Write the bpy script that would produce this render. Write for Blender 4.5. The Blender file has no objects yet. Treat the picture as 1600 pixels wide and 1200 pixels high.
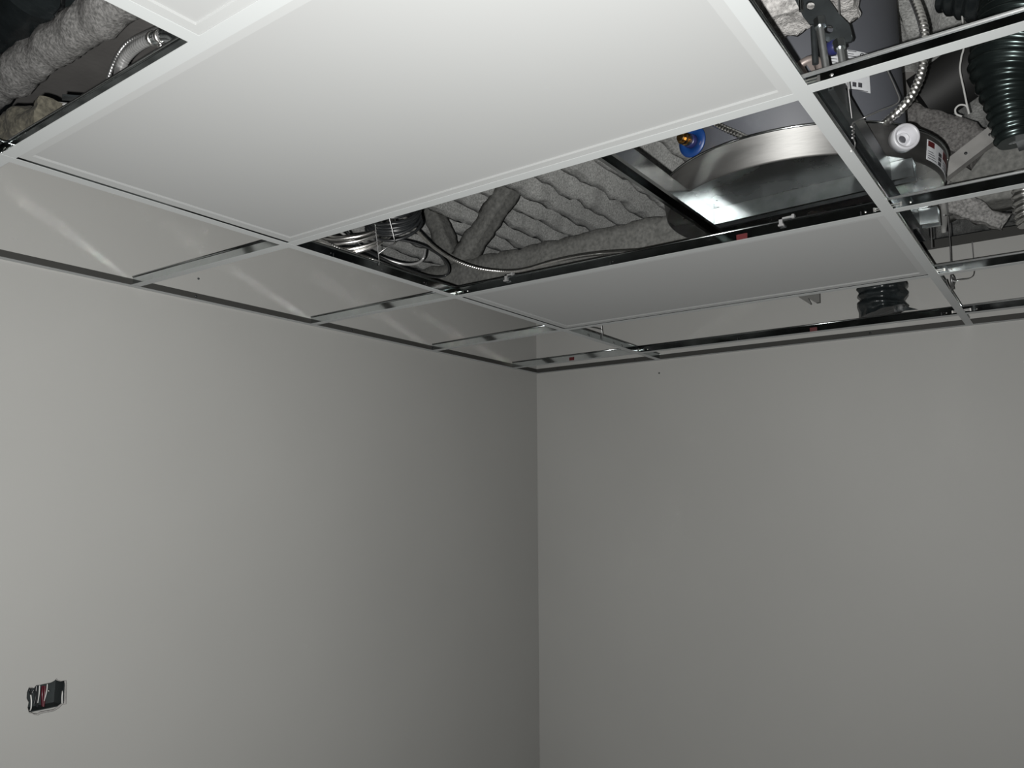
import bpy, bmesh, math, random
import numpy as np
from mathutils import Vector, Matrix, noise
from mathutils.geometry import tessellate_polygon
random.seed(7)
C = bpy.context.scene.collection
SC = bpy.context.scene
ZC = 2.44                                   # height of the ceiling grid above the floor; all numbers below are measured from the grid

# ------------------------------------------------------------------ camera
FPX = 1230.07
CAM = np.array([3.20614788, 2.17957091, -0.59760568])
YAW, PIT, ROL = (math.radians(a) for a in (216.028928, 8.01805559, -0.207187628))
F_ = np.array([math.cos(PIT)*math.cos(YAW), math.cos(PIT)*math.sin(YAW), math.sin(PIT)])
r_ = np.cross(F_, [0, 0, 1]); r_ /= np.linalg.norm(r_); u_ = np.cross(r_, F_)
R_ = math.cos(ROL)*r_ + math.sin(ROL)*u_
U_ = -math.sin(ROL)*r_ + math.cos(ROL)*u_
cd = bpy.data.cameras.new('camera'); cam = bpy.data.objects.new('camera', cd); C.objects.link(cam)
cd.sensor_fit = 'HORIZONTAL'; cd.sensor_width = 36.0; cd.lens = 36.0*FPX/1600.0; cd.clip_start = 0.02
M = Matrix(((R_[0], U_[0], -F_[0], CAM[0]), (R_[1], U_[1], -F_[1], CAM[1]), (R_[2], U_[2], -F_[2], CAM[2]+ZC), (0, 0, 0, 1)))
cam.matrix_world = M
SC.camera = cam
SC.cycles.blur_glossy = 0.0; SC.cycles.sample_clamp_indirect = 0.0

# ------------------------------------------------------------------ light: a dark room lit by the phone's flash, held beside the lens
w = bpy.data.worlds.new('world'); SC.world = w; w.use_nodes = True
w.node_tree.nodes['Background'].inputs[0].default_value = (0.8, 0.9, 1.0, 1)
w.node_tree.nodes['Background'].inputs[1].default_value = 0.01
ld = bpy.data.lights.new('phone_flash', 'SPOT'); lo = bpy.data.objects.new('phone_flash', ld); C.objects.link(lo)
ld.energy = 312; ld.spot_size = math.radians(154); ld.spot_blend = 1.0; ld.shadow_soft_size = 0.0035; ld.color = (1.0, 0.993, 0.97)
fl = CAM - 0.020*R_ - 0.012*U_
lo.location = (fl[0], fl[1], fl[2]+ZC)
lo.rotation_euler = Vector(F_-.03*R_-.02*U_).to_track_quat('-Z', 'Y').to_euler()
vs = SC.view_settings
vs.view_transform = 'Standard'; vs.look = 'None'; vs.gamma = 1.0; vs.use_curve_mapping = False; vs.exposure = 0.0

# ------------------------------------------------------------------ helpers
def ray(a, b): return F_ + R_*(a-800)/FPX - U_*(b-600)/FPX
def at(a, b, x=None, y=None, z=None):
    """the point of the place that the photo shows at (a, b), on the plane x, y or z"""
    v = ray(a, b)
    i, c = (0, x) if x is not None else (1, y) if y is not None else (2, z)
    return Vector(CAM + v*(c-CAM[i])/v[i])
def on_cyl(a, b, cx, cy, r):
    v = ray(a, b); d = CAM[:2]-np.array([cx, cy]); A = v[:2]@v[:2]; B = 2*d@v[:2]; Q = d@d-r*r
    t = (-B-math.sqrt(max(0, B*B-4*A*Q)))/(2*A)
    return Vector(CAM+v*t)

class MB:
    def __init__(s): s.v = []; s.f = []; s.sm = []
    def add(s, vs, fs, smooth=False):
        n = len(s.v); s.v += [tuple(p) for p in vs]
        for f in fs: s.f.append(tuple(i+n for i in f)); s.sm.append(smooth)
        return s
    def box(s, x0, x1, y0, y1, z0, z1):
        v = [(x, y, z) for x in (x0, x1) for y in (y0, y1) for z in (z0, z1)]
        return s.add(v, [(0, 1, 3, 2), (4, 6, 7, 5), (0, 4, 5, 1), (2, 3, 7, 6), (0, 2, 6, 4), (1, 5, 7, 3)])
    def obox(s, c, ax, ay, az):
        """box from centre and three half-axis vectors"""
        c, ax, ay, az = map(Vector, (c, ax, ay, az))
        v = [c+i*ax+j*ay+k*az for i in (-1, 1) for j in (-1, 1) for k in (-1, 1)]
        return s.add(v, [(0, 1, 3, 2), (4, 6, 7, 5), (0, 4, 5, 1), (2, 3, 7, 6), (0, 2, 6, 4), (1, 5, 7, 3)])
    def prism(s, prof, p0, p1, ea, eb, closed=True):
        """profile [(a, b)] swept from p0 to p1; a runs along ea, b along eb"""
        p0, p1, ea, eb = map(Vector, (p0, p1, ea, eb)); n = len(prof)
        v = [p0+a*ea+b*eb for a, b in prof]+[p1+a*ea+b*eb for a, b in prof]
        f = [(i, (i+1) % n, n+(i+1) % n, n+i) for i in range(n if closed else n-1)]
        if closed: f += [tuple(range(n))[::-1], tuple(range(n, 2*n))]
        return s.add(v, f)
    def tube(s, pts, r, seg=12, ring=None, step=None, smooth_path=True, caps=True):
        P = [Vector(p) for p in pts]
        if smooth_path and len(P) > 2:
            Q = []
            for i in range(len(P)-1):
                a, b, c, d = P[max(i-1, 0)], P[i], P[i+1], P[min(i+2, len(P)-1)]
                for k in range(12):
                    t = k/12
                    Q.append(0.5*((2*b)+(c-a)*t+(2*a-5*b+4*c-d)*t*t+(3*b-a-3*c+d)*t**3))
            P = Q+[P[-1]]
        L = [0]
        for i in range(1, len(P)): L.append(L[-1]+(P[i]-P[i-1]).length)
        tot = L[-1]
        if step:
            n = max(2, int(tot/step)); Q = []; j = 0; SL = []
            for k in range(n+1):
                t = tot*k/n
                while j < len(L)-2 and L[j+1] < t: j += 1
                u = (t-L[j])/max(1e-9, L[j+1]-L[j]); Q.append(P[j].lerp(P[j+1], min(1, max(0, u)))); SL.append(t)
            P, L = Q, SL
        T = [(P[min(i+1, len(P)-1)]-P[max(i-1, 0)]).normalized() for i in range(len(P))]
        up = Vector((0, 0, 1)) if abs(T[0].z) < .9 else Vector((1, 0, 0))
        N = (up-T[0]*up.dot(T[0])).normalized()
        V = []
        for i, p in enumerate(P):
            N = (N-T[i]*N.dot(T[i])).normalized(); B = T[i].cross(N)
            for k in range(seg):
                a = 2*math.pi*k/seg
                rr = ring(L[i], tot, a, p) if ring else r
                V.append(p+(N*math.cos(a)+B*math.sin(a))*rr)
        n = len(P)
        Fc = [(i*seg+k, i*seg+(k+1) % seg, (i+1)*seg+(k+1) % seg, (i+1)*seg+k) for i in range(n-1) for k in range(seg)]
        s.add(V, Fc, True)
        if caps: s.add(V[:seg], [tuple(range(seg))[::-1]]); s.add(V[-seg:], [tuple(range(seg))])
        return s
    def lathe(s, prof, c, axis=(0, 0, 1), seg=48, a0=0, a1=2*math.pi, smooth=True):
        """profile [(radius, height)] spun about the axis at c"""
        c = Vector(c); ax = Vector(axis).normalized()
        e = ax.orthogonal().normalized() if abs(ax.z) < .99 else Vector((1, 0, 0)); g = ax.cross(e)
        full = abs(a1-a0-2*math.pi) < 1e-6; m = seg if full else seg+1
        V = [c+ax*h+(e*math.cos(a0+(a1-a0)*k/seg)+g*math.sin(a0+(a1-a0)*k/seg))*r for r, h in prof for k in range(m)]
        Fc = [(i*m+k, i*m+(k+1) % m, (i+1)*m+(k+1) % m, (i+1)*m+k) for i in range(len(prof)-1) for k in range(seg)]
        return s.add(V, Fc, smooth)
    def plate(s, outer, holes, thick):
        """flat outline with holes, given thickness along its normal"""
        outer = [Vector(p) for p in outer]; holes = [[Vector(p) for p in h] for h in holes]
        nrm = Vector((0, 0, 0))
        for i in range(len(outer)): nrm += (outer[i]-outer[0]).cross(outer[(i+1) % len(outer)]-outer[0])
        nrm.normalize()
        loops = [outer]+holes; flat = [p for l in loops for p in l]; n = len(flat)
        tris = tessellate_polygon(loops)
        v = flat+[p+nrm*thick for p in flat]; f = [tuple(t) for t in tris]+[tuple(i+n for i in t)[::-1] for t in tris]
        k = 0
        for l in loops:
            m = len(l); f += [(k+i, k+(i+1) % m, n+k+(i+1) % m, n+k+i) for i in range(m)]; k += m
        return s.add(v, f)

def build(name, mb, m, parent=None, org=None):
    me = bpy.data.meshes.new(name)
    o = bpy.data.objects.new(name, me); C.objects.link(o)
    if parent is not None:
        q = parent
        while q.parent: q = q.parent
        org = Vector(q['_org']); o.parent = parent
    else:
        org = Vector(org) if org is not None else Vector((0, 0, 0))
        o.location = org+Vector((0, 0, ZC))
    me.from_pydata([Vector(p)-org for p in mb.v], [], mb.f)
    me.polygons.foreach_set('use_smooth', mb.sm)
    bm = bmesh.new(); bm.from_mesh(me); bmesh.ops.recalc_face_normals(bm, faces=bm.faces[:]); bm.to_mesh(me); bm.free()
    me.materials.append(m)
    return o
def tag(o, label, cat, group=None):
    o['label'] = label; o['category'] = cat
    if group: o['group'] = group
    return o
ROOTS = []
def thing(name, label, cat, org, group=None):
    o = bpy.data.objects.new(name, None); C.objects.link(o); o.empty_display_size = .05
    org = Vector(org); o.location = org+Vector((0, 0, ZC)); o['_org'] = tuple(org); ROOTS.append(o)
    return tag(o, label, cat, group)
def centre(mb):
    a = np.array(mb.v); c = (a.min(0)+a.max(0))/2; return (c[0], c[1], a[:, 2].min())
def single(name, mb, m, label, cat, group=None):
    return tag(build(name, mb, m, None, centre(mb)), label, cat, group)
def struct(name, mb, m, parent=None):
    o = build(name, mb, m, parent, None if parent else (0, 0, 0)); o['kind'] = 'structure'; return o

# ------------------------------------------------------------------ materials
def mat(name, col, rough=.5, metal=0., var=0., vscale=8., bump=0., bscale=200., spec=None, rvar=0., stretch=(1, 1, 1), col2=None, detail=4):
    m = bpy.data.materials.new(name); m.use_nodes = True; nt = m.node_tree; b = nt.nodes['Principled BSDF']; L = nt.links.new
    b.inputs['Base Color'].default_value = (*col, 1); b.inputs['Roughness'].default_value = rough; b.inputs['Metallic'].default_value = metal
    if spec is not None: b.inputs['Specular IOR Level'].default_value = spec
    tc = nt.nodes.new('ShaderNodeTexCoord'); mp = nt.nodes.new('ShaderNodeMapping'); mp.inputs['Scale'].default_value = stretch
    L(tc.outputs['Object'], mp.inputs['Vector'])
    if var or col2:
        n = nt.nodes.new('ShaderNodeTexNoise'); n.inputs['Scale'].default_value = vscale; n.inputs['Detail'].default_value = detail
        L(mp.outputs[0], n.inputs['Vector'])
        r = nt.nodes.new('ShaderNodeValToRGB'); r.color_ramp.elements[0].position = .3; r.color_ramp.elements[1].position = .7
        c2 = col2 or tuple(min(1, c*(1+var)) for c in col); c1 = col if col2 else tuple(c*(1-var) for c in col)
        r.color_ramp.elements[0].color = (*c1, 1); r.color_ramp.elements[1].color = (*c2, 1)
        L(n.outputs['Fac'], r.inputs['Fac']); L(r.outputs['Color'], b.inputs['Base Color'])
        if rvar:
            k = nt.nodes.new('ShaderNodeMapRange'); k.inputs['To Min'].default_value = max(.02, rough-rvar); k.inputs['To Max'].default_value = rough+rvar
            L(n.outputs['Fac'], k.inputs['Value']); L(k.outputs[0], b.inputs['Roughness'])
    if bump:
        n2 = nt.nodes.new('ShaderNodeTexNoise'); n2.inputs['Scale'].default_value = bscale; n2.inputs['Detail'].default_value = 5
        L(mp.outputs[0], n2.inputs['Vector'])
        bp = nt.nodes.new('ShaderNodeBump'); bp.inputs['Strength'].default_value = bump; bp.inputs['Distance'].default_value = .004
        L(n2.outputs['Fac'], bp.inputs['Height']); L(bp.outputs[0], b.inputs['Normal'])
    return m
WALL = mat('wall_paint', (.262, .262, .252), .62, var=.03, vscale=1.3, bump=.05, bscale=350)
WHITE = mat('tee_white', (.182, .189, .189), .45)
PANEL = mat('panel_white', (.163, .167, .166), .5, var=.015, vscale=2)
DIFF = mat('diffuser_white', (.148, .151, .150), .55, var=.012, vscale=1.5)
for m_ in (WHITE, PANEL, DIFF): m_.node_tree.nodes['Principled BSDF'].inputs['Diffuse Roughness'].default_value = .6
GALV = mat('galvanized', (.42, .45, .46), .28, 1., var=.12, vscale=25, rvar=.07)
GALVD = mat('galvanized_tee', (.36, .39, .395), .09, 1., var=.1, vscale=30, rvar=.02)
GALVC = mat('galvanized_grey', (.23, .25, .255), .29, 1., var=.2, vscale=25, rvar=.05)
GALVR = mat('galvanized_rod', (.60, .62, .62), .38, 1., var=.1, vscale=40)
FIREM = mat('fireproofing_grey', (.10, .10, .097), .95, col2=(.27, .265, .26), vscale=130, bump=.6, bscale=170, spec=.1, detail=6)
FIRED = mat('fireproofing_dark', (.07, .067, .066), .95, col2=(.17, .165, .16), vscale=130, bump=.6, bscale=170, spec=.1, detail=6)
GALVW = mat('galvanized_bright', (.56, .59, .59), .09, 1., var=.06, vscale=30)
BULBD = mat('tee_bulb_unlit', (.30, .32, .32), .20, 1.)
BULB = mat('tee_bulb_lit', (.85, .87, .87), .50, 1.)
PANM = mat('pan_metal', (.155, .154, .15), .48, 1., var=.15, vscale=6, rvar=.08, stretch=(1, 1, 6), bump=.02, bscale=30)
PANF = mat('pan_floor_metal', (.33, .335, .33), .27, 1., var=.15, vscale=9, rvar=.07)
STEEL = mat('strut_steel', (.32, .335, .335), .17, 1., var=.12, vscale=14, rvar=.04)
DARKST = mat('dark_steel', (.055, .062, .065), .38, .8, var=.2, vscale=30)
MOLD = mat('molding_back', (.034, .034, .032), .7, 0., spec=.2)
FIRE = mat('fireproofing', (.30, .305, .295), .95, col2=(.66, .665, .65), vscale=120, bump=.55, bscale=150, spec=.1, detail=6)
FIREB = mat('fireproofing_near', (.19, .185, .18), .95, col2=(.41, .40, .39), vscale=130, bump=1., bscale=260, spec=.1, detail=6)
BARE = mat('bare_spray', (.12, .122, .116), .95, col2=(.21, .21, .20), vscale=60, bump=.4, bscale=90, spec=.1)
CONC = mat('bare_board', (.135, .13, .125), .85, var=.15, vscale=6, bump=.2, bscale=60)
WOOL = mat('mineral_wool', (.022, .02, .014), .95, col2=(.062, .057, .042), vscale=140, bump=1., bscale=90)
TANK = mat('tank_paint', (.052, .055, .064), .6, var=.05, vscale=3)
BLUE = mat('blue_plastic', (.0015, .022, .10), .45)
NAVY = mat('navy_plastic', (.01, .012, .05), .35)
BRASS = mat('brass', (.48, .30, .12), .25, 1., var=.2, vscale=40)
PVC = mat('white_pvc', (.27, .27, .285), .4)
PAPER = mat('label_paper', (.40, .41, .425), .6, var=.04, vscale=20)
INK = mat('label_ink', (.03, .03, .035), .6)
RED = mat('red_print', (.055, .003, .004), .5)
BLACKP = mat('black_plastic', (.012, .013, .014), .36, var=.3, vscale=20)
DUCTB = mat('duct_jacket', (.012, .015, .016), .27, var=.3, vscale=20, bump=.6, bscale=40)
DUCTS = mat('duct_foil', (.035, .046, .045), .27, .8, var=.2, vscale=12)
FOIL = mat('flex_metal', (.72, .71, .69), .30, 1., var=.1, vscale=50)
FLEXG = mat('flex_grey', (.34, .34, .34), .35, .6, var=.1, vscale=40)
WIRE = mat('hanger_wire', (.30, .30, .30), .35, .9)
WIREW = mat('white_cable', (.42, .42, .41), .5)
COPPER = mat('red_insulation', (.05, .003, .008), .4)
WALLCUT = mat('gypsum_edge', (.19, .185, .18), .9, var=.2, vscale=90, bump=.6, bscale=150)
FLOOR = mat('concrete_floor', (.06, .058, .056), .7, var=.15, vscale=3, bump=.1)

# ------------------------------------------------------------------ room shell
XW, YW = 5.5, 4.7
X0, X1, X2, X3, X4, X5 = 0., .212, .8051, 1.4161, 2.0494-.0075, 2.6595
X6 = X5+.6096
Y1, Y2, Y3 = .6685, 1.8793, 3.0985
TOP = .30
struct('floor', MB().box(-.12, XW+.12, -.12, YW+.12, -ZC-.1, -ZC), FLOOR)
# left wall, with the rough hole cut for the switch box
hole = [(42, 1082), (45.5, 1073), (50, 1073.5), (53, 1075), (57, 1070), (62, 1070), (70, 1068), (80, 1066), (85, 1063.5), (88, 1060), (91, 1062.5), (97, 1063.5), (103.5, 1062.5), (104.8, 1070),
        (104, 1100), (98, 1101), (93, 1106), (85, 1111), (75, 1113), (64, 1115), (60, 1117.5), (53, 1117), (50, 1115), (45, 1114), (43, 1106), (44.5, 1098), (41.5, 1092)]
hp = [at(a, b, y=0) for a, b in hole]
wl = MB()
wl.plate([(0, 0, -ZC), (XW, 0, -ZC), (XW, 0, TOP), (0, 0, TOP)], [hp], .0127)
ys = np.array(wl.v)[:, 1]
if ys.max() > .005: wl.v = [(x, y-.0127, z) for x, y, z in wl.v]
wl.box(-.12, XW, -.12, -.10, -ZC, TOP).box(-.12, XW, -.10, -.0128, TOP-.03, TOP-.0002)
struct('wall_left', wl, WALL)
struct('wall_right', MB().box(-.12, 0, 0, YW, -ZC, TOP), WALL)
DARKW = mat('unseen_wall_dark', (.14, .137, .13), .8, var=.1, vscale=2)  # unseen walls coloured darker than the wall paint to cut bounced light
struct('wall_front', MB().box(0, XW, YW, YW+.12, -ZC, TOP), DARKW)
struct('wall_back', MB().box(XW, XW+.12, -.12, YW+.12, -ZC, TOP), DARKW)
mk = build('wall_nail', MB().lathe([(0, .0022), (.0035, .002), (.004, 0)], at(1030, 583, x=0), (1, 0, 0), 12), DARKST, None, (0, 0, 0))
tag(mk, 'small dark nail mark high on the right wall beside the corner', 'nail')
mk = build('wall_nail', MB().lathe([(0, .0022), (.003, .002), (.0035, 0)], at(310, 435.5, y=0), (0, 1, 0), 12), DARKST, None, (0, 0, 0))
tag(mk, 'tiny dark nail on the left wall above the ceiling grid', 'nail')

def molding(name, side):
    f = MB(); b = MB()
    if side == 'left':
        f.box(0, XW, .0004, .022, -.0022, -.0013); b.box(0, XW, .0002, .0016, -.0013, .0225)
    else:
        f.box(.0004, .022, .022, YW, -.0022, -.0013); b.box(.0002, .0016, .0016, YW, -.0013, .0225)
    o = struct(name, f, WHITE); o['_org'] = (0, 0, 0)
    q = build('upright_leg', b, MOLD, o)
    return o
tl = molding('trim_1', 'left'); tr = molding('trim_2', 'right')
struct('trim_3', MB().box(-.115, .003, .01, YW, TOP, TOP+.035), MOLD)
def screw(par, p, ax):
    build('screw', MB().lathe([(0, .003), (.003, .0028), (.0042, .0008), (.0042, 0)], p, ax, 10), BLACKP, par)
for px, py in ((306, 467), (549, 526), (674, 553)): q = at(px, py, y=.0016); screw(tl, (q.x, .0016, .012), (0, 1, 0))
for px, py in ((871, 578), (992, 566), (1360, 524)): q = at(px, py, x=.0016); screw(tr, (.0016, q.y, .012), (1, 0, 0))

# ------------------------------------------------------------------ ceiling deck with sprayed fireproofing
def nz(p, s, o=0): return noise.noise(Vector((p[0]*s+o, p[1]*s+o*1.7, p[2]*s)))
def deck():
    mb = MB(); xs = np.arange(-4.6, 6.01, .05); ysr = np.arange(-3.6, 5.61, .0217)
    V = []
    for x in xs:
        for y in ysr:
            t = (y/.165+.05*nz((x, 0, 0), 3)) % 1.0
            fl = 0. if t < .42 else (t-.42)/.08 if t < .5 else 1. if t < .92 else (1-t)/.08
            z = .90+.075*fl-.012-.018*nz((x, y, 0), 9)-.016*nz((x, y, 0), 24, 5)
            V.append((x, y+.006*nz((x, y, 0), 7, 3), z))
    ny = len(ysr)
    mb.add(V, [(i*ny+j, i*ny+j+1, (i+1)*ny+j+1, (i+1)*ny+j) for i in range(len(xs)-1) for j in range(ny-1)], True)
    mb.box(-4.6, 6, -3.6, 5.6, 1.0, 1.1)
    return mb
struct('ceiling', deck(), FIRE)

def sprayed(p0, p1, wdt, hgt, amp=.012, ds=.022, side=None, taper=1., seed=0, round_=False):
    """bar of wdt x hgt with a lumpy sprayed skin"""
    p0, p1 = Vector(p0), Vector(p1); T = (p1-p0).normalized()
    S = Vector(side) if side else T.cross(Vector((0, 0, 1)))
    S = (S-T*S.dot(T)).normalized(); N = S.cross(T)
    ring = []
    if round_:
        n = max(12, int(math.pi*(wdt+hgt)/2/ds)); ring = [(wdt/2*math.cos(2*math.pi*k/n), hgt/2*math.sin(2*math.pi*k/n)) for k in range(n)]
    else:
        nw, nh = max(2, int(wdt/ds)), max(2, int(hgt/ds))
        for k in range(nw): ring.append((-wdt/2+wdt*k/nw, -hgt/2))
        for k in range(nh): ring.append((wdt/2, -hgt/2+hgt*k/nh))
        for k in range(nw): ring.append((wdt/2-wdt*k/nw, hgt/2))
        for k in range(nh): ring.append((-wdt/2, hgt/2-hgt*k/nh))
    n = max(2, int((p1-p0).length/ds)); V = []; m = len(ring)
    for i in range(n+1):
        t = i/n; c = p0.lerp(p1, t); sc = 1+(taper-1)*t
        for a, b in ring:
            d = (S*a+N*b)*sc; q = c+d; dn = d.normalized()
            k = amp*(1.1*nz(q, 11, seed)+.8*nz(q, 28, seed+3)+.5*nz(q, 60, seed+9))
            V.append(q+dn*k+T*(amp*1.2*nz(q, 30, seed+6) if i in (0, n) else 0))
    Fc = [(i*m+k, i*m+(k+1) % m, (i+1)*m+(k+1) % m, (i+1)*m+k) for i in range(n) for k in range(m)]
    mb = MB().add(V, Fc, True); mb.add(V[:m], [tuple(range(m))]); mb.add(V[-m:], [tuple(range(m))])
    return mb
# girder across the right end, with sprayed web members rising from it to the deck
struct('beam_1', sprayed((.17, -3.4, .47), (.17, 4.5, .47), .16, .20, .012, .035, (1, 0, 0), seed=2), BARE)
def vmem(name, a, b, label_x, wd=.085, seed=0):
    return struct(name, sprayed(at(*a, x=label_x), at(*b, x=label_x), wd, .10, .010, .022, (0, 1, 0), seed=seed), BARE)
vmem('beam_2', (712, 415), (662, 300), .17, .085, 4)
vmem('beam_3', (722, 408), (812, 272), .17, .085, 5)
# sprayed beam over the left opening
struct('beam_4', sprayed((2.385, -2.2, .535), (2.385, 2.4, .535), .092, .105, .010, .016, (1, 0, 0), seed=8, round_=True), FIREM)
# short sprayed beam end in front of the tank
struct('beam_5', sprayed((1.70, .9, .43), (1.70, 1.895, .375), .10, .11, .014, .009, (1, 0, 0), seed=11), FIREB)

# ------------------------------------------------------------------ ceiling grid
GW, GM, GR = 'cross tees along the left wall', 'cross tees between the main tees', 'cross tees right of the main tees'
def tee(name, label, cat, p0, p1, h=.0255, group=None, main=False, clips=(), red=None, holes=(), fw=.012, web=None):
    """inverted tee: white face, galvanised web with a bulb on top"""
    p0, p1 = Vector((*p0, 0)), Vector((*p1, 0)); d = (p1-p0).normalized(); s = Vector((-d.y, d.x, 0)); up = Vector((0, 0, 1))
    o = thing(name, label, cat, (p0+p1)/2, group)
    z0 = -.0012 if main else -.0006
    fc = MB().prism([(-fw, z0), (fw, z0), (fw, z0+.0012), (fw-.0016, z0+.0016), (-fw+.0016, z0+.0016), (-fw, z0+.0012)], p0, p1, s, up)
    build('face_cap', fc, WHITE, o)
    wb = MB().prism([(-.0008, .0004), (.0008, .0004), (.0008, h-.0055), (-.0008, h-.0055)], p0, p1, s, up)
    build('web', wb, web or GALVD, o)
    K = 14; prof = [(.0038*math.cos(2*math.pi*k/K), h-.0030+.0031*math.sin(2*math.pi*k/K)) for k in range(K)]
    bb = MB().prism(prof, p0, p1, s, up); bb.sm = [len(f) == 4 for f in bb.f]
    build('bulb', bb, BULB if group == GR else BULBD, o)  # highlight put into the colour: bright bulbs only right of the main tees
    for e, dr in clips:                                  # end clips: bright stamped tabs hooked through the other tee
        c = p0 if e == 0 else p1; dd = d if e == 0 else -d
        mb = MB()
        for sg in (-1, 1):
            mb.obox(c+dd*.016+s*sg*.0016+up*.0095, dd*.011, s*.0005, up*.0009)
            mb.obox(c+dd*.016+s*sg*.0016+up*.0140, dd*.011, s*.0005, up*.0009)
            mb.obox(c+dd*.027+s*sg*.0016+up*.0118, dd*.002, s*.0006, up*.0045)
            mb.tube([c+dd*.004+s*sg*.003+up*.007, c-dd*.001+s*sg*.004+up*.012, c+dd*.004+s*sg*.003+up*.017], .0010, 6)
        build('end_clip', mb, FOIL, o)
        build('rivet', MB().lathe([(0, .0014), (.0022, .001), (.0028, 0)], c+dd*.045+s*dr*.0009+up*.011, s*dr, 10), FOIL, o)
    if red:
        c = p0.lerp(p1, red[0]); sg = red[1]
        build('red_marker', MB().obox(c+s*sg*.0012+up*.0095, d*.013, s*.0004, up*.0080), RED, o)['label'] = 'red marker on the web'
    for t, sg in holes:                                  # stamped slots for the cross tees
        c = p0.lerp(p1, t)
        mb = MB()
        mb.obox(c+s*sg*.0009+up*.010, d*.0012, s*.0003, up*.0045)
        mb.lathe([(0, .0012), (.0016, .001), (.002, 0)], c+s*sg*.0008+up*.013+d*.008, s*sg, 8)
        build('slot', mb, BLACKP, o)
    return o
CT = 'ceiling grid tee'
def frac(x): return (x-.0)/XW
tee('main_tee', 'long white-faced ceiling main tee running nearest the left wall', CT, (.004, Y1), (XW, Y1), .031, 'main tees', True,
    holes=[(frac(x), 1) for x in (1.55, 1.72, 1.90, .35, .42, .52, .62)])
tee('main_tee', 'long white-faced ceiling main tee running down the right side past the drain pan', CT, (.004, Y2+.0015), (XW, Y2+.0015), .031, 'main tees', True,
    holes=[(frac(x), 1) for x in (.95, .62, .42)])
def wallend(px, py): return at(px, py, z=0).x
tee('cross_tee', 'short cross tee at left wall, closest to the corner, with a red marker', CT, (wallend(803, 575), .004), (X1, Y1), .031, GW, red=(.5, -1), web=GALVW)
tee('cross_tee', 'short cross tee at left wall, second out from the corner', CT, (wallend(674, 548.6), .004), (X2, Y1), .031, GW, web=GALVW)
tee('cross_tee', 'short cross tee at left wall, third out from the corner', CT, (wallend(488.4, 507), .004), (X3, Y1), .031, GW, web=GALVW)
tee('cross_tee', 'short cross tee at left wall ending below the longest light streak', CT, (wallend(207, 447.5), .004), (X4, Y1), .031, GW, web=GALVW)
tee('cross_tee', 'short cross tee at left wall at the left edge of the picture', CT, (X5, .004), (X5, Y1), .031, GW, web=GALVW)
tee('cross_tee', 'cross tee beside the right wall passing under the black flexible duct, red marker', CT, (X1, Y1), (X1, Y2), .031, GM, clips=((0, -1), (1, -1)), red=(.60, -1), holes=[(.36, -1), (.95, -1)])
tee('cross_tee', 'cross tee on the corner side of the smaller white ceiling panel', CT, (X2, Y1), (X2, Y2), .031, GM)
t3 = tee('cross_tee', 'cross tee below the drain pan with a red marker and two grey clips', CT, (X3, Y1), (X3, Y2), .032, GM, clips=((0, -1), (1, -1)), red=(.735, -1), holes=[(.44, -1), (.955, -1)])
tee('cross_tee', 'cross tee between the big white panel and the opening under the drain pan', CT, (X4, Y1), (X4, Y2), .031, GM)
tee('cross_tee', 'cross tee between the big white panel and the upper left opening', CT, (X5, Y1), (X5, Y2), .031, GM, clips=((0, 1),))
tee('cross_tee', 'white cross tee at the top left between the opening and corner panel', CT, (X5+.0121, 1.2735), (X6, 1.2735), .0255, 'cross tees between the main tees')
tee('cross_tee', 'cross tee right of main tee, closest to the right wall', CT, (X1+.006, Y2), (X1+.006, Y3), .030, GR, clips=((0, -1),))
tee('cross_tee', 'shiny cross tee right of main tee, in front of the bent hanger wire', CT, (X2, Y2), (X2, Y3), .030, GR, clips=((0, -1),))
tee('cross_tee', 'cross tee right of main tee, just under the round drain pan end', CT, (X3+.006, Y2), (X3+.006, Y3), .031, GR, clips=((0, -1),))
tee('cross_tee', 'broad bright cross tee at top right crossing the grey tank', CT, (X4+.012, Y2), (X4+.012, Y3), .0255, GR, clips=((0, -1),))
def tclip(px, py, k=1.):
    p = at(px, py, x=X3); y = p.y
    mb = MB().box(X3-.004, X3+.006, y-.004, y+.004, .018, .036).box(X3-.004, X3+.006, y-.004, y+.030*k, .032, .036).box(X3-.003, X3+.009, y+.026*k, y+.032*k, .029, .038).box(X3+.003, X3+.011, y-.005, y+.008, .015, .019)
    build('hold_down_clip', mb, FLEXG, t3)
tclip(1221, 350); tclip(792, 437, .8)

# ------------------------------------------------------------------ white flat panels
def panel(label, x0, x1, y0, y1, org):
    o = thing('ceiling_panel', label, 'ceiling panel', ((x0+x1)/2, (y0+y1)/2, .001), 'white framed ceiling panels')
    f = .024
    fr = MB(); zb, zt = .0012, .011
    for (a, b, c, d) in ((x0, x1, y0, y0+f), (x0, x1, y1-f, y1), (x0, x0+f, y0+f, y1-f), (x1-f, x1, y0+f, y1-f)): fr.box(a, b, c, d, zb, zt)
    build('frame', fr, PANEL, o)
    build('face', MB().box(x0+f, x1-f, y0+f, y1-f, zb+.004, zt-.001), DIFF, o)
    return o
panel('largest white framed ceiling panel filling the top middle', X4+.004, X5-.003, Y1+.0175, Y2-.004, 0)
panel('narrow-looking grey-white ceiling panel beyond the open bay near right wall', X2+.0165, X3-.003, Y1+.0165, Y2-.004, 0)
panel('white ceiling panel cut off by the top edge, at upper left', X5+.003, X6-.003, 1.2735+.004, Y2-.004, 0)

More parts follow.
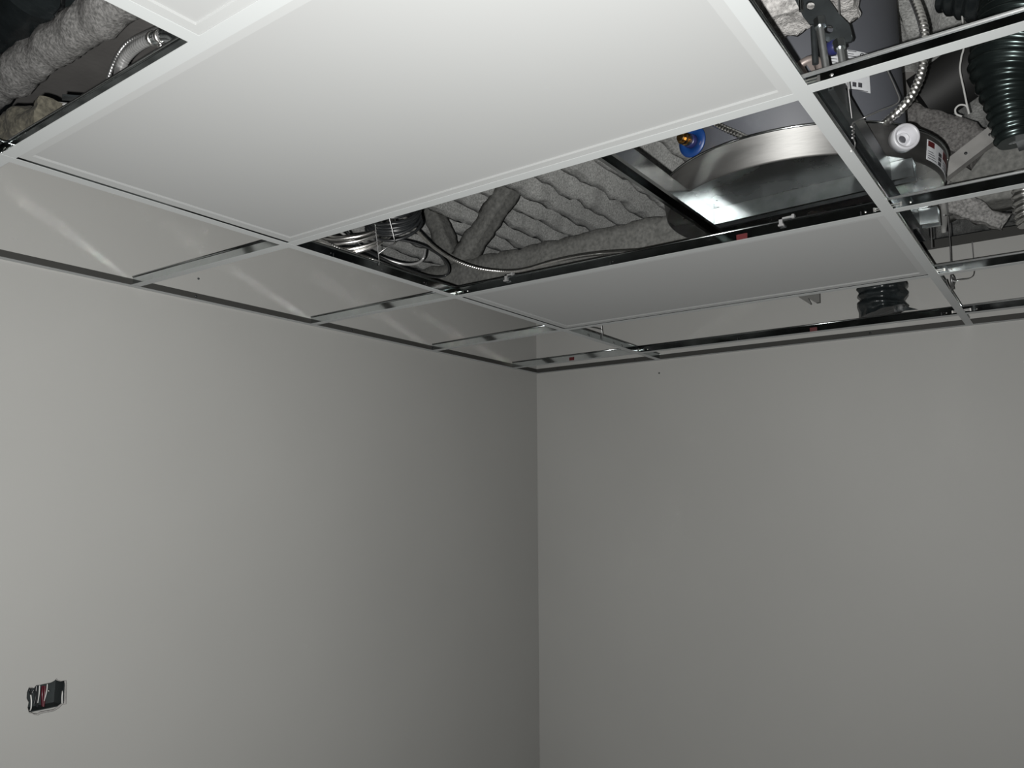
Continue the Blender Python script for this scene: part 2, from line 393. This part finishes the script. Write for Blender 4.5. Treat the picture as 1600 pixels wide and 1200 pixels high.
# ------------------------------------------------------------------ strut platform, drain pan, water heater
def strut(name, label, p0, p1, side, group, m=STEEL):
    """41 mm slotted channel, open side down, lips turned in"""
    s = Vector(side); up = Vector((0, 0, 1)); t = .0025; W = .0205
    prof = [(-W, .115), (W, .115), (W, .074), (W-.009, .074), (W-.009, .081), (W-.009+t, .081), (W-.009+t, .074+t), (W-t, .074+t), (W-t, .115-t),
            (-W+t, .115-t), (-W+t, .074+t), (-W+.009-t, .074+t), (-W+.009-t, .081), (-W+.009, .081), (-W+.009, .074), (-W, .074)]
    mb = MB().prism(prof, (*p0, 0), (*p1, 0), s, up)
    return single(name, mb, m, label, 'steel strut', group)
SG = 'steel struts under the drain pan'
YL = 1.4515; YR = 1.868
strut('strut_channel', 'galvanized strut left of the drain pan running toward the right wall', (2.45, YL), (.90, YL), (0, 1, 0), SG)
strut('strut_channel', 'strut coloured dark as if shaded, right above the right-hand main tee', (1.885, YR), (.90, YR), (0, 1, 0), SG, DARKST)  # galvanized strut given a darker steel; its shade is in the colour
strut('strut_channel', 'strut crossing under the front of the drain pan, shiny open end right', (1.345, YL+.0207), (1.360, YR-.0207), (1, 0, 0), SG, GALVC)
strut('strut_channel', 'strut crossing under the far side of the drain pan', (1.03, YL+.0207), (1.03, YR-.0207), (1, 0, 0), SG)
def strut_end(label, xc, y0, y1, m=GALVC):
    s = Vector((1, 0, 0)); t = .0025; W = .0205
    prof = [(-W, .1145), (W, .1145), (W, .074), (W-.009, .074), (W-.009, .081), (W-.009+t, .081), (W-.009+t, .074+t), (W-t, .074+t), (W-t, .1145-t),
            (-W+t, .1145-t), (-W+t, .074+t), (-W+.009-t, .074+t), (-W+.009-t, .081), (-W+.009, .081), (-W+.009, .074), (-W, .074)]
    return single('strut_stub', MB().prism(prof, (xc, y0, 0), (xc, y1, 0), s, (0, 0, 1)), m, label, 'steel strut', 'shiny strut ends by the right main tee')
strut_end('shiny strut end sticking out just below the white drain fitting', 1.385, YR+.0207, 1.932)
strut_end('shiny strut end sticking out below the cross tee under the pan', 1.032, YR+.0207, 1.930)
strut_end('strut end sticking out left of the drain pan, half in shadow', 1.12, 1.372, 1.4308, GALVR)

PC = Vector((1.237, 1.643, 0)); PR = .326
dp = thing('drain_pan', 'round galvanized drain pan on struts under the grey tank', 'drain pan', (PC.x, PC.y, .1152))
build('pan_floor', MB().lathe([(0, .1152), (PR-.004, .1152), (PR-.004, .1164), (0, .1164)], PC, seg=96, smooth=False), PANF, dp)
build('pan_wall', MB().lathe([(PR-.004, .1153), (PR, .118), (PR+.008, .178), (PR+.011, .180), (PR+.011, .183), (PR+.006, .183), (PR+.003, .178), (PR-.005, .1185), (PR-.004, .1153)], PC, seg=96), PANM, dp)
build('rolled_rim', MB().tube([PC+Vector(((PR+.009)*math.cos(a*math.pi/48), (PR+.009)*math.sin(a*math.pi/48), .182)) for a in range(97)], .0032, 8, smooth_path=False), STEEL, dp)
fp = Vector((.575, .818, 0)); fc = PC+fp*(PR+.004)+Vector((0, 0, .148))
fx = (fp*1.1+Vector((.72, -.04, -.20))).normalized()
ft = MB().lathe([(0, -.012), (.0255, -.012), (.0255, .010), (.028, .011), (.028, .034), (.0265, .036), (.0215, .036), (.0205, .008), (.0135, .006), (.0125, .020), (.0092, .020), (.0092, -.008), (0, -.008)], fc, fx, 32)
pf = build('drain_fitting', ft, PVC, dp); pf['label'] = 'white plastic drain fitting'
build('bore_shade', MB().lathe([(0, .010), (.0088, .010), (.0088, .006), (0, .006)], fc, fx, 20), INK, pf)  # black disc paints the shade inside the fitting's hole
# sticker on the pan wall
def on_wall(ang, z, off=.0008):
    k = PR+.008*(z-.118)/.06+off
    return PC+Vector((k*math.cos(ang), k*math.sin(ang), z))
def patch(mb, a0, a1, z0, z1, off, n=8):
    v = []
    for i in range(n+1):
        a = a0+(a1-a0)*i/n; v += [on_wall(a, z0, off), on_wall(a, z1, off), on_wall(a, z0, off+.0004), on_wall(a, z1, off+.0004)]
    f = []
    for i in range(n):
        b = 4*i; f += [(b, b+4, b+5, b+1), (b+2, b+3, b+7, b+6), (b, b+2, b+6, b+4), (b+1, b+5, b+7, b+3)]
    f += [(0, 1, 3, 2), (4*n, 4*n+2, 4*n+3, 4*n+1)]
    return mb.add(v, f)
d2 = math.radians
sk = build('sticker', patch(MB(), d2(70), d2(100), .126, .170, .0006), PAPER, dp); sk['label'] = 'red and white sticker'
for q in ((70.6, 75.5, .156, .168), (85, 99.5, .150, .168)): build('red_print', patch(MB(), d2(q[0]), d2(q[1]), q[2], q[3], .0012), RED, sk)
for z in (.128, .138, .148): build('black_print', patch(MB(), d2(79.8), d2(83.2), z, z+.008, .0012), INK, sk)
bp_ = MB()
for k in range(4): patch(bp_, d2(71), d2(78-k), .130+.005*k, .1312+.005*k, .0012)
for k in range(3): patch(bp_, d2(86), d2(97-2*k), .131+.006*k, .1322+.006*k, .0012)
build('fine_print', bp_, INK, sk)['kind'] = 'stuff'

TR = .256
wh = thing('water_heater', 'tall grey cylindrical water heater tank standing in the drain pan', 'water heater', (PC.x, PC.y, .1175))
build('tank', MB().lathe([(0, .1175), (TR-.012, .1175), (TR, .126), (TR, .86), (TR-.02, .875), (0, .878)], PC, seg=96), TANK, wh)
build('bottom_band', MB().lathe([(TR, .19), (TR+.0015, .19), (TR+.0015, .196), (TR, .196)], PC, seg=96), BLACKP, wh)
def tank_patch(mb, pts, off, n=8):
    """four photo corners (a, b) laid on the tank skin"""
    q = [on_cyl(a, b, PC.x, PC.y, TR+off) for a, b in pts]
    an = [math.atan2(p.y-PC.y, p.x-PC.x) for p in q]; zz = [p.z for p in q]
    v = []
    for i in range(n+1):
        t = i/n
        for (A, B) in ((0, 1), (3, 2)):
            a = an[A]+(an[B]-an[A])*t; z = zz[A]+(zz[B]-zz[A])*t
            for o in (0, .0005): v.append(PC+Vector(((TR+off+o)*math.cos(a), (TR+off+o)*math.sin(a), z)))
    f = []
    for i in range(n):
        b = 4*i; f += [(b, b+4, b+6, b+2), (b+1, b+3, b+7, b+5), (b, b+1, b+5, b+4), (b+2, b+6, b+7, b+3)]
    f += [(0, 2, 3, 1), (4*n, 4*n+1, 4*n+3, 4*n+2)]
    return mb.add(v, f)
lb = build('rating_label', tank_patch(MB(), [(1294, 76), (1356, 84), (1360, 146), (1311, 137)], .0006), PAPER, wh); lb['label'] = 'white printed label'
ip = MB()
for k in range(6): tank_patch(ip, [(1325, 79+4*k), (1338-(k % 2)*4, 80.5+4*k), (1338-(k % 2)*4, 81.3+4*k), (1325, 79.9+4*k)], .0014)
for k in range(7): tank_patch(ip, [(1298, 86+5*k), (1308, 87+5*k), (1308, 87.7+5*k), (1298, 86.8+5*k)], .0014)
build('fine_print', ip, INK, lb)['kind'] = 'stuff'
for (a, b) in ((1332, 128), (1341, 129)): build('printed_square', tank_patch(MB(), [(a, b), (a+6, b+1), (a+6, b+8), (a, b+7)], .0014), INK, lb)
build('printed_rule', tank_patch(MB(), [(1330, 139), (1356, 143), (1356, 144), (1330, 140)], .0014), INK, lb)
lc = on_cyl(1347, 87, PC.x, PC.y, TR+.001); nr = (lc-PC); nr.z = 0; nr.normalize()
build('round_mark', MB().lathe([(.004, .0010), (.004, .0014), (.006, .0014), (.006, .0010)], lc, nr, 20).lathe([(0, .0014), (.002, .0014), (.002, .0010)], lc, nr, 12), INK, lb)
bc = on_cyl(1094, 226, PC.x, PC.y, TR); nb = bc-PC; nb.z = 0; nb.normalize()
nb = (.73*(-ray(1094, 226)).astype(float)/np.linalg.norm(ray(1094, 226))+.68*(-.93*R_+.35*U_)); nb = Vector(nb).normalized(); bc = bc+nb*.03
bd = build('blue_collar', MB().lathe([(0, -.03), (.012, -.03), (.012, 0), (.038, 0), (.039, .002), (.038, .005), (.018, .007), (.018, .004)], bc, nb, 40), BLUE, wh); bd['label'] = 'round blue plastic collar'
build('collar_boss', MB().lathe([(.017, .004), (.017, .016), (.014, .018), (0, .018)], bc, nb, 24), NAVY, bd)
bq = nb
build('brass_nipple', MB().lathe([(0, .017), (.0125, .017), (.0125, .021), (.0155, .0215), (.0155, .030), (.012, .031), (.012, .036), (.015, .037), (.015, .043), (.0115, .0435), (.0115, .050), (.010, .052), (0, .052)], bc, bq, 12, smooth=False), BRASS, wh)
lw = build('warning_label', tank_patch(MB(), [(1053, 238), (1079, 212), (1079, 236), (1054, 262)], .0006), TANK, wh)
ln = MB()
for q in ([(1060, 231), (1062, 229), (1062, 252), (1060, 254)], [(1054, 238), (1079, 213), (1079, 214.5), (1054, 239.5)], [(1061, 241), (1078, 227), (1078, 228.2), (1061, 242.2)], [(1077, 214), (1079, 212), (1079, 235), (1077, 237)], [(1054, 261), (1079, 235), (1079, 236.3), (1054, 262.3)], [(1066, 244), (1075, 236), (1075, 237), (1066, 245)]):
    tank_patch(ln, q, .0016, 3)
build('white_outline', ln, PAPER, lw)

# ------------------------------------------------------------------ hanger bracket in front of the tank
XB = 1.82
def P(a, b, x=XB): return at(a, b, x=x)
def circ(a, b, r, n=14): return [P(a+r*1.05*math.cos(2*math.pi*k/n), b+r*math.sin(2*math.pi*k/n)) for k in range(n)]
br = thing('hanger_bracket', 'dark perforated steel bracket with two rods in front of the grey tank', 'bracket', P(1290, 50))
out = [(1236, -14), (1256, 28), (1266, 40), (1280, 39), (1287, 52), (1290, 64), (1302, 72), (1320, 69), (1331, 67), (1333.5, 61), (1328, 40), (1312, 24), (1290, -8)]
build('perforated_plate', MB().plate([P(a, b) for a, b in out], [circ(1267, 11, 7), circ(1296, 48, 7)], .006), DARKST, br)
def rod(pts, r, m, name, par, x, nut=None):
    q = [at(a, b, x=x) for a, b in pts]
    build(name, MB().tube(q, r, 14, smooth_path=False), m, par)
    if nut:
        c = at(*nut, x=x); ax = (q[-1]-q[0]).normalized(); build('nut', MB().lathe([(r, -.008), (.0105, -.008), (.0105, .008), (r, .008)], c, ax, 6, smooth=False), GALV, par)
rod([(1279, 28), (1292, 116)], .0062, GALVR, 'rod', br, XB+.03, (1281, 36))
rod([(1311, 66), (1317, 104)], .0058, GALVR, 'rod', br, XB+.03, (1311.5, 70))
rod([(1271, 42), (1274, 100)], .0055, DARKST, 'rod_shadow', br, XB-.02)  # dark rod drawn in place of a thin shadow beside the front rod
build('blue_plug', MB().lathe([(0, .016), (.011, .014), (.014, .004), (.014, -.01), (0, -.012)], P(1302, 74, XB-.01), (.9, .3, -.4), 20), NAVY, br)
rod([(1251, -12), (1252, 17)], .0042, STEEL, 'upper_rod', br, XB+.03)
cb = MB().tube([P(1256, 118, 1.74), P(1250, 104, 1.74), P(1259, 96, 1.74), P(1272, 93, 1.74), P(1280, 100, 1.74), P(1282, 114, 1.74)], .008, 8)
cb.plate([P(1260, 100, 1.745), P(1273, 94, 1.745), P(1271, 103, 1.745), P(1277, 115, 1.745), P(1261, 119, 1.745), P(1268, 112, 1.745)], [], .012)
single('beam_clamp', cb, mat('clamp_steel', (.16, .135, .125), .5, .5), 'small brown-grey clamp in the corner by the big panel', 'clamp')

# ------------------------------------------------------------------ flexible conduits and cables
def flex(pitch, r, amp): return lambda s, tot, a, p: r+amp*abs(math.sin(math.pi*s/pitch+a*.5))-amp*.5
def armored(name, label, pts, r, pitch, m=FOIL, group=None, amp=None, cat='conduit', seg=10):
    amp = amp or r*.22
    return single(name, MB().tube(pts, r, seg, ring=flex(pitch, r, amp), step=pitch/5), m, label, cat, group)
GA = 'armored cables above the grid'
armored('flexible_conduit', 'thick shiny armored conduit curving down to the drain pan at right', [at(a, b, x=x) for a, b, x in ((1400, -60, 1.42), (1424, -12, 1.45), (1440, 30, 1.47), (1445, 60, 1.47), (1443, 95, 1.48), (1437, 122, 1.48), (1424, 150, 1.48), (1408, 170, 1.48), (1392, 185, 1.47), (1376, 198, 1.44), (1360, 206, 1.40))], .0090, .0098)
armored('flexible_conduit', 'short armored conduit at the tank foot beside the blue collar', [at(a, b, x=x) for a, b, x in ((1088, 178, 1.46), (1112, 191, 1.495), (1135, 202, 1.515), (1156, 211, 1.525), (1180, 223, 1.53))], .0072, .0100)
armored('armored_cable', 'long armored cable sagging over the open bay to its cross tee', [at(a, b, z=z) for a, b, z in ((560, 275, .36), (604, 314, .34), (632, 339, .32), (657, 366, .30), (678, 386, .28), (705, 404, .26), (738, 417, .24), (770, 423, .23), (800, 424, .22), (825, 420, .21), (855, 411, .19), (890, 403, .17), (930, 397, .15), (975, 394, .12), (1010, 393, .09), (1030, 393, .06))], .0064, .0085, group=GA)
armored('armored_cable', 'armored cable lying just above the main tee under the wire coils', [at(a, b, z=z) for a, b, z in ((470, 358, .10), (505, 376, .095), (530, 388, .085), (555, 397, .075), (580, 405, .055), (605, 415, .042), (628, 424, .034))], .0050, .0075, group=GA)
# wire coils above the left opening
def coil(name, label, c, r, nrm, n, wr, m, spread, pitch=None, group='wire coils above the open bay'):
    c = Vector(c); nrm = Vector(nrm).normalized(); e = nrm.orthogonal().normalized(); g = nrm.cross(e); pts = []
    rnd = random.Random(hash(name+label) % 999 if False else len(label))
    N = 30
    off = [(rnd.uniform(-spread, spread), rnd.uniform(-spread, spread)*1.4) for _ in range(n+1)]
    for t in range(n*N+1):
        i, k = divmod(t, N); k /= N
        o0, o1 = off[i], off[min(i+1, n)]
        dr = o0[0]+(o1[0]-o0[0])*k; dn = o0[1]+(o1[1]-o0[1])*k
        a = 2*math.pi*k
        pts.append(c+(e*math.cos(a)+g*math.sin(a))*(r+dr)+nrm*dn)
    rg = flex(pitch, wr, wr*.25) if pitch else None
    mb = MB().tube(pts, wr, 6, ring=rg, smooth_path=False, step=(pitch/3 if pitch else None))
    return single(name, mb, m, label, 'cable coil', group)
coil('cable_coil', 'silver coil of armored cable hung above the open bay', at(548, 345, z=.23), .100, (.60, .35, .70), 7, .0052, FOIL, .034)
coil('cable_coil', 'black coil of cable hung beside the silver coil', at(614, 340, z=.23), .070, (.75, .45, .8), 16, .0045, BLACKP, .022)
lp = MB().tube([at(a, b, z=z) for a, b, z in ((566, 330, .36), (600, 372, .30), (622, 374, .30), (655, 382, .29), (682, 395, .27), (699, 412, .25), (701, 425, .23), (692, 432, .215), (672, 432, .20), (645, 424, .19), (615, 412, .18), (585, 398, .18), (560, 384, .19), (545, 366, .22), (530, 340, .28))], .0042, 8)
single('black_cable', lp, BLACKP, 'single black cable dropping in a wide loop below the coils', 'cable')
lp = MB().tube([at(a, b, z=z) for a, b, z in ((500, 340, .34), (540, 368, .28), (566, 386, .24), (586, 398, .22), (612, 408, .20), (634, 413, .19), (652, 411, .19), (661, 404, .20), (664, 392, .23))], .0048, 8)
single('grey_cable', lp, FLEXG, 'grey cable curling under the coils beside the black loop', 'cable')
# hanger wires
def hw(label, paths, r=.0016, m=WIRE, name='hanger_wire', cat='hanger wire', group='hanger wires of the ceiling grid'):
    mb = MB()
    for p in paths: mb.tube(p, r, 6)
    return single(name, mb, m, label, cat, group)
hw('thin hanger wire tied to the left main tee below the coils', [[at(586, 350, y=Y1+.004), at(590, 385, y=Y1+.004), at(592, 404, y=Y1+.004), Vector((at(592, 417, y=Y1+.004).x, Y1+.005, .02))],
   [at(592, 396, y=Y1+.004), at(603, 388, y=Y1+.02), at(614, 381, y=Y1+.03), at(616, 374, y=Y1+.03), at(608, 340, y=Y1+.03)]], .0013)
YH = Y2+.012
tw = [at(1333+1.6*math.cos(k*1.3), 196+k*1.15, y=YH) for k in range(18)]
hw('hanger wire with a twisted tie beside the drain fitting', [[at(1310, -30, y=YH), at(1311.5, 30, y=YH), at(1316, 60, y=YH), at(1322, 110, y=YH), at(1331, 185, y=YH)], tw,
   [at(1333, 216, y=YH), at(1336, 224, y=YH), at(1334, 232, y=YH), at(1330, 236, y=YH)],
   [at(1330, 198, y=YH), at(1334, 191, y=YH), at(1350, 184, x=1.79), at(1375, 173, x=1.76), at(1398, 164, x=1.73), at(1405, 156, x=1.72), at(1400, 141, x=1.70), at(1388, 114, x=1.66), at(1372, 80, x=1.62)]], .0015)
hw('bent hanger wire tied to the right main tee near the right wall', [[at(1478, 300, y=YH), at(1482, 345, y=YH), at(1485, 390, y=YH), at(1487, 435, y=YH), at(1490, 452, y=YH)],
   [at(1519, 378, y=YH+.02), at(1521, 400, y=YH+.02), at(1522.5, 420, y=YH+.02), at(1521, 430, y=YH+.02), at(1514, 435, y=YH+.02), at(1500, 437, y=YH+.01), at(1490, 439, y=YH)],
   [at(1478, 438, y=YH), at(1484, 452, y=YH), at(1489, 446, y=YH), at(1491, 436, y=YH), at(1486, 430, y=YH), at(1486, 448, y=YH)]], .0022)
hw('straight dark hanger wire left of the bent one, below the strut end', [[at(1452, 300, y=YH), at(1454, 345, y=YH), at(1456, 388, y=YH)]], .0018)
hw('small wire hook on the left main tee near the corner', [[at(939, 505, y=Y1+.004), at(940, 513, y=Y1+.004), at(941, 521, y=Y1+.004), Vector((at(941, 530, y=Y1+.004).x, Y1+.004, .012))], [at(922, 511, y=Y1+.004), at(932, 513, y=Y1+.004), at(940, 515, y=Y1+.004)]], .0018)
# thin white cable with a loop, right
XQ = .75
hw('thin white cable hanging in a small loop beside the dark duct', [[Vector((XQ, at(1506, 60, x=XQ).y, .90)), at(1506, 60, x=XQ), at(1502, 90, x=XQ), at(1500, 110, x=XQ), at(1506, 140, x=XQ), at(1510, 160, x=XQ), at(1514, 178, x=XQ), at(1510, 166, x=XQ), at(1500, 164, x=XQ), at(1493, 170, x=XQ), at(1494, 178, x=XQ), at(1503, 182, x=XQ)]], .0028, WIREW, 'white_cable', 'cable', None)
hw('small black cable strap beside the white blob under the cross tee', [[at(1501, 318, y=YH), at(1498, 326, y=YH), at(1490, 334, y=YH), at(1481, 337, y=YH), at(1475, 336, y=YH)]], .003, BLACKP, 'cable_strap', 'cable', None)
bl = MB().tube([at(1474, 318, y=YH-.006), at(1475, 332, y=YH-.006), at(1475, 345, y=YH-.006), at(1474.5, 358, y=YH-.006), at(1475, 364, y=YH-.006)], .009, 12, ring=lambda s, t, a, p: .0085*(.72+.5*math.sin(math.pi*min(1, max(0, .15+.8*s/t)))))
single('foam_blob', bl, mat('foam', (.17, .17, .165), .8), 'pale elongated blob hanging by the bent hanger wire', 'foam plug')

# ------------------------------------------------------------------ ducts
def crinkle(r0, amp, pitch, seed, taper=None, crumple=.9):
    def f(s, tot, a, p):
        k = r0 if taper is None else r0*np.interp(s/tot, [t for t, _ in taper], [q for _, q in taper])
        return k+amp*math.cos(2*math.pi*s/pitch+.5*math.sin(2*a+seed))+amp*crumple*noise.noise(Vector((math.cos(a)*3+seed, math.sin(a)*3, s*28)))
    return f
c0, c1 = at(1380, 506, x=.112), Vector((.112, 1.617, .5))
db = thing('black_flexible_duct', 'black crinkled flexible duct hanging over cross tee at right wall', 'duct', (c0.x, c0.y, .02))
build('jacket', MB().tube([(c0.x, c0.y+.003, .056), (.112, c0.y, .08), (.112, 1.622, .15), (.112, 1.617, .34)], .083, 60, ring=crinkle(.082, .005, .034, 3, None, 1.9), step=.004), DUCTB, db)
build('torn_edge', MB().plate([(.115, c0.y+.04, .058), (.115, c0.y+.118, .056), (.115, c0.y+.105, .061), (.115, c0.y+.085, .07), (.115, c0.y+.05, .078)], [], .004), DUCTB, db)
XD = .95
dd = thing('dark_flexible_duct', 'large dark ribbed flexible duct narrowing downward at the upper right', 'duct', at(1590, 215, x=XD))
tp = [(0, 1.0), (.42, 1.05), (.60, .95), (.70, .66), (.80, .50), (.92, .46), (1, .44)]
build('ribbed_hose', MB().tube([at(1608, -60, x=XD), at(1598, 30, x=XD), at(1580, 100, x=XD), at(1574, 145, x=XD), at(1580, 190, x=XD), at(1587, 222, x=XD)], .13, 40, ring=crinkle(.098, .0032, .023, 1, tp, .6), step=.0035), DUCTS, dd)
build('torn_skirt', MB().plate([at(1556, 208, x=XD), at(1572, 200, x=XD), at(1600, 214, x=XD), at(1612, 230, x=XD), at(1592, 236, x=XD), at(1588, 224, x=XD), at(1577, 226, x=XD), at(1566, 216, x=XD)], [], .004), BLACKP, dd)
single('black_tube', MB().tube([at(1492, -30, x=.75), at(1560, -12, x=.75), at(1640, -25, x=.75)], .10, 32, ring=crinkle(.085, .004, .03, 5), step=.006), DUCTB, 'black duct running across the extreme upper right corner', 'duct')
ro = thing('shadow_tube', 'dark tube standing in for a duct shadow behind the ribbed hose', 'duct', at(1500, 150, x=.35))  # black tube in place of the shadow that the duct casts
build('shadow_body', MB().tube([at(1440, 160, x=.42), at(1500, 118, x=.42), at(1570, 60, x=.42)], .09, 32), mat('duct_shadow_black', (.008, .008, .008), .65), ro)
single('silver_flexible_duct', MB().tube([at(1606, 270, x=.5), at(1604, 310, x=.5), at(1612, 350, x=.5)], .03, 24, ring=crinkle(.036, .004, .018, 2), step=.004), FOIL, 'silver ribbed duct cut by the right edge of the picture', 'duct')

# ------------------------------------------------------------------ other things in the plenum, right
XS = .80
sd = thing('metal_stud', 'pale grey metal stud leaning diagonally at the right', 'metal stud', at(1480, 250, x=XS))
a, b = at(1462, 262, x=XS), at(1588, 164, x=XS); d = (b-a).normalized(); n_ = Vector((-1, 0, 0)); sv = n_.cross(d).normalized()
if sv.z > 0: sv = -sv
mb = MB()
t = .0016; wd = .042
mb.prism([(0, 0), (wd, 0), (wd, .03), (wd-.006, .03), (wd-.006, .03-t), (wd-t, .03-t), (wd-t, t), (t, t), (t, .03-t), (.006, .03-t), (.006, .03), (0, .03)], a, b, sv, n_)
build('channel', mb, mat('stud_metal', (.21, .207, .20), .5, .4, var=.15, vscale=20), sd)
for k in (.32, .62):
    build('knockout', MB().lathe([(0, .0010), (.0042, .0010), (.0042, 0)], a.lerp(b, k)+sv*wd*.5, (1, 0, 0), 16), BLACKP, sd)
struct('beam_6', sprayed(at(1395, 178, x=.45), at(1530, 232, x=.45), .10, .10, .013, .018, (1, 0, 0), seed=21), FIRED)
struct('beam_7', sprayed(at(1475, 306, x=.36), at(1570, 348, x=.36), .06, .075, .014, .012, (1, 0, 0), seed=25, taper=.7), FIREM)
pb = MB().plate([at(a, b, x=.10) for a, b in ((1404, -30), (1500, -30), (1506, 95), (1440, 152), (1400, 165))], [], .03)
struct('wall_board', pb, CONC)
wp = MB().plate([at(a, b, x=.02) for a, b in ((1247, 452), (1280, 448), (1280.5, 472), (1275, 473), (1262.5, 465.5), (1267, 473.8), (1265.5, 475.2), (1247.5, 464))], [], .02)
single('wall_bracket', wp, mat('bracket_grey', (.10, .10, .095), .6), 'dark notched bracket on the right wall below the smaller panel', 'bracket')

# ------------------------------------------------------------------ upper left opening
armored('flexible_conduit', 'thick grey ribbed conduit bending through the upper left opening', [at(a, b, z=z) for a, b, z in ((203, 158, .045), (196, 150, .12), (188, 128, .21), (187, 112, .27), (193, 95, .29), (204, 81, .30), (218, 70, .30), (234, 62, .30), (256, 55, .29))], .0105, .0075, FLEXG, amp=.0012, seg=14)
cn = thing('conduit_fitting', 'silver elbow connector on the grey conduit at the upper left', 'conduit fitting', at(270, 55, z=.29))
p0, p1 = at(236, 61.5, z=.30), at(262, 54, z=.29)
build('body', MB().tube([p0, p1], .0125, 16, smooth_path=False), GALV, cn)
build('coupling', MB().tube([at(256, 55.5, z=.292), at(272, 56, z=.285), at(284, 64, z=.27)], .014, 16), GALV, cn)
for k in (.15, .6): build('ring', MB().lathe([(.012, -.003), (.0148, -.003), (.0148, .003), (.012, .003)], p0.lerp(p1, k), p1-p0, 20), FOIL, cn)
build('clamp_screw', MB().lathe([(0, .010), (.005, .009), (.005, -.003), (0, -.003)], at(252, 70, z=.28), (.4, .3, -1), 10), FOIL, cn)
armored('armored_cable', 'thin armored cable beside the grey conduit at upper left', [at(a, b, z=z) for a, b, z in ((160, 140, .24), (168, 124, .27), (176, 102, .30), (186, 82, .33), (200, 66, .35), (222, 54, .36), (250, 42, .36))], .0045, .0065, WIRE, group=GA)
struct('ceiling_dark_sheet', MB().box(1.6, 3.0, -1.6, 1.1, .80, .83), CONC)  # added dark sheet under the deck, so this opening reads darker
single('black_tube', MB().tube([at(-60, 190, z=.66), at(-20, 118, z=.66), at(20, 46, z=.66), at(60, -26, z=.66)], .09, 32), DUCTB, 'added black tube for the dark void behind the sprayed beam, upper left', 'duct')  # added tube; its black colour stands in for the dark void
wl_ = sprayed(at(8, 225, z=.10), at(86, 184, z=.10), .07, .05, .014, .007, None, seed=31)
single('mineral_wool', wl_, WOOL, 'brownish lump of mineral wool at the left edge above the grid', 'insulation')
jb = thing('junction_bracket', 'small grey angle bracket above the big panel at upper left', 'bracket', at(100, 170, z=.12))
jm = MB(); q0, q1, q2, q3 = (at(a, b, z=.13) for a, b in ((88, 161), (116, 164), (116, 168), (88, 176)))
jm.tube([at(118, 165, z=.13), at(90, 162, z=.13)], .004, 8, smooth_path=False); jm.tube([at(90, 162, z=.13), at(88, 178, z=.13)], .004, 8, smooth_path=False); jm.tube([at(88, 170, z=.13), at(118, 172, z=.13)], .0025, 8, smooth_path=False)
build('angle', jm, FLEXG, jb)
build('back_plate', MB().plate([at(97, 150, z=.15), at(124, 152, z=.15), at(124, 158, z=.15), at(97, 157, z=.15)], [], .004), DARKST, jb)
hw('black cable hanging from the deck at the upper left corner', [[at(98, -20, z=.62), at(98, 5, z=.62), at(96, 15, z=.60), at(86, 26, z=.58)]], .006, BLACKP, 'black_cable', 'cable', None)

# ------------------------------------------------------------------ switch box in the left wall
sx = thing('switch_box', 'open switch box with loose wires in a rough hole, lower left wall', 'switch box', (2.215, -.03, -1.13))
x0, x1, z0, z1, yb = 2.168, 2.2635, -1.132, -1.060, -.062
mb = MB().box(x0, x1, yb, yb+.002, z0, z1).box(x0, x0+.002, yb, -.013, z0, z1).box(x1-.002, x1, yb, -.013, z0, z1).box(x0, x1, yb, -.013, z0, z0+.002).box(x0, x1, yb, -.013, z1-.002, z1)
build('box', mb, mat('box_plastic', (.013, .017, .018), .5, var=.2, vscale=40), sx)
build('gypsum_edge', MB().tube([h+Vector((0, -.007, 0)) for h in hp+[hp[0]]], .0035, 6, ring=lambda s, t, a, p: .003+.0022*noise.noise(p*160), smooth_path=False), WALLCUT, sx)
def swire(pts, r, m, nm):
    mb = MB().tube([at(a, b, y=y) for a, b, y in pts], r, 8); o = build(nm, mb, m, sx); return o
swire([(62, 1071, -.012), (61, 1085, -.006), (59, 1098, -.010)], .0012, WIREW, 'white_wire')
swire([(74, 1069, -.014), (73, 1080, -.008), (71, 1088, -.006), (69, 1095, -.012)], .0012, WIREW, 'white_wire')
swire([(48, 1086, -.01), (49, 1095, -.004), (48.5, 1106, -.004), (47, 1110, -.01)], .0016, WIREW, 'white_wire')
swire([(98, 1079, -.02), (97, 1088, -.014), (97, 1100, -.012)], .0016, WIREW, 'white_wire')
swire([(67, 1072, -.03), (66, 1085, -.022), (67, 1103, -.02)], .0034, COPPER, 'red_wire')['label'] = 'dark red wire'
swire([(70, 1072, -.026), (70, 1084, -.02), (68, 1104, -.018)], .0026, COPPER, 'red_wire')['label'] = 'dark red wire'
swire([(50, 1074, -.012), (46, 1078, -.004), (49, 1084, -.006), (53, 1078, -.006), (56, 1086, -.008), (53, 1100, -.008)], .0022, BLACKP, 'black_wire')
swire([(57, 1072, -.02), (56, 1088, -.016), (58, 1104, -.016)], .003, BLACKP, 'black_wire')
build('screw', MB().lathe([(0, .003), (.0026, .002), (.003, 0)], at(76, 1079.5, y=-.03), (0, 1, 0), 12), FOIL, sx)

for o in bpy.data.objects:
    if '_org' in o: del o['_org']
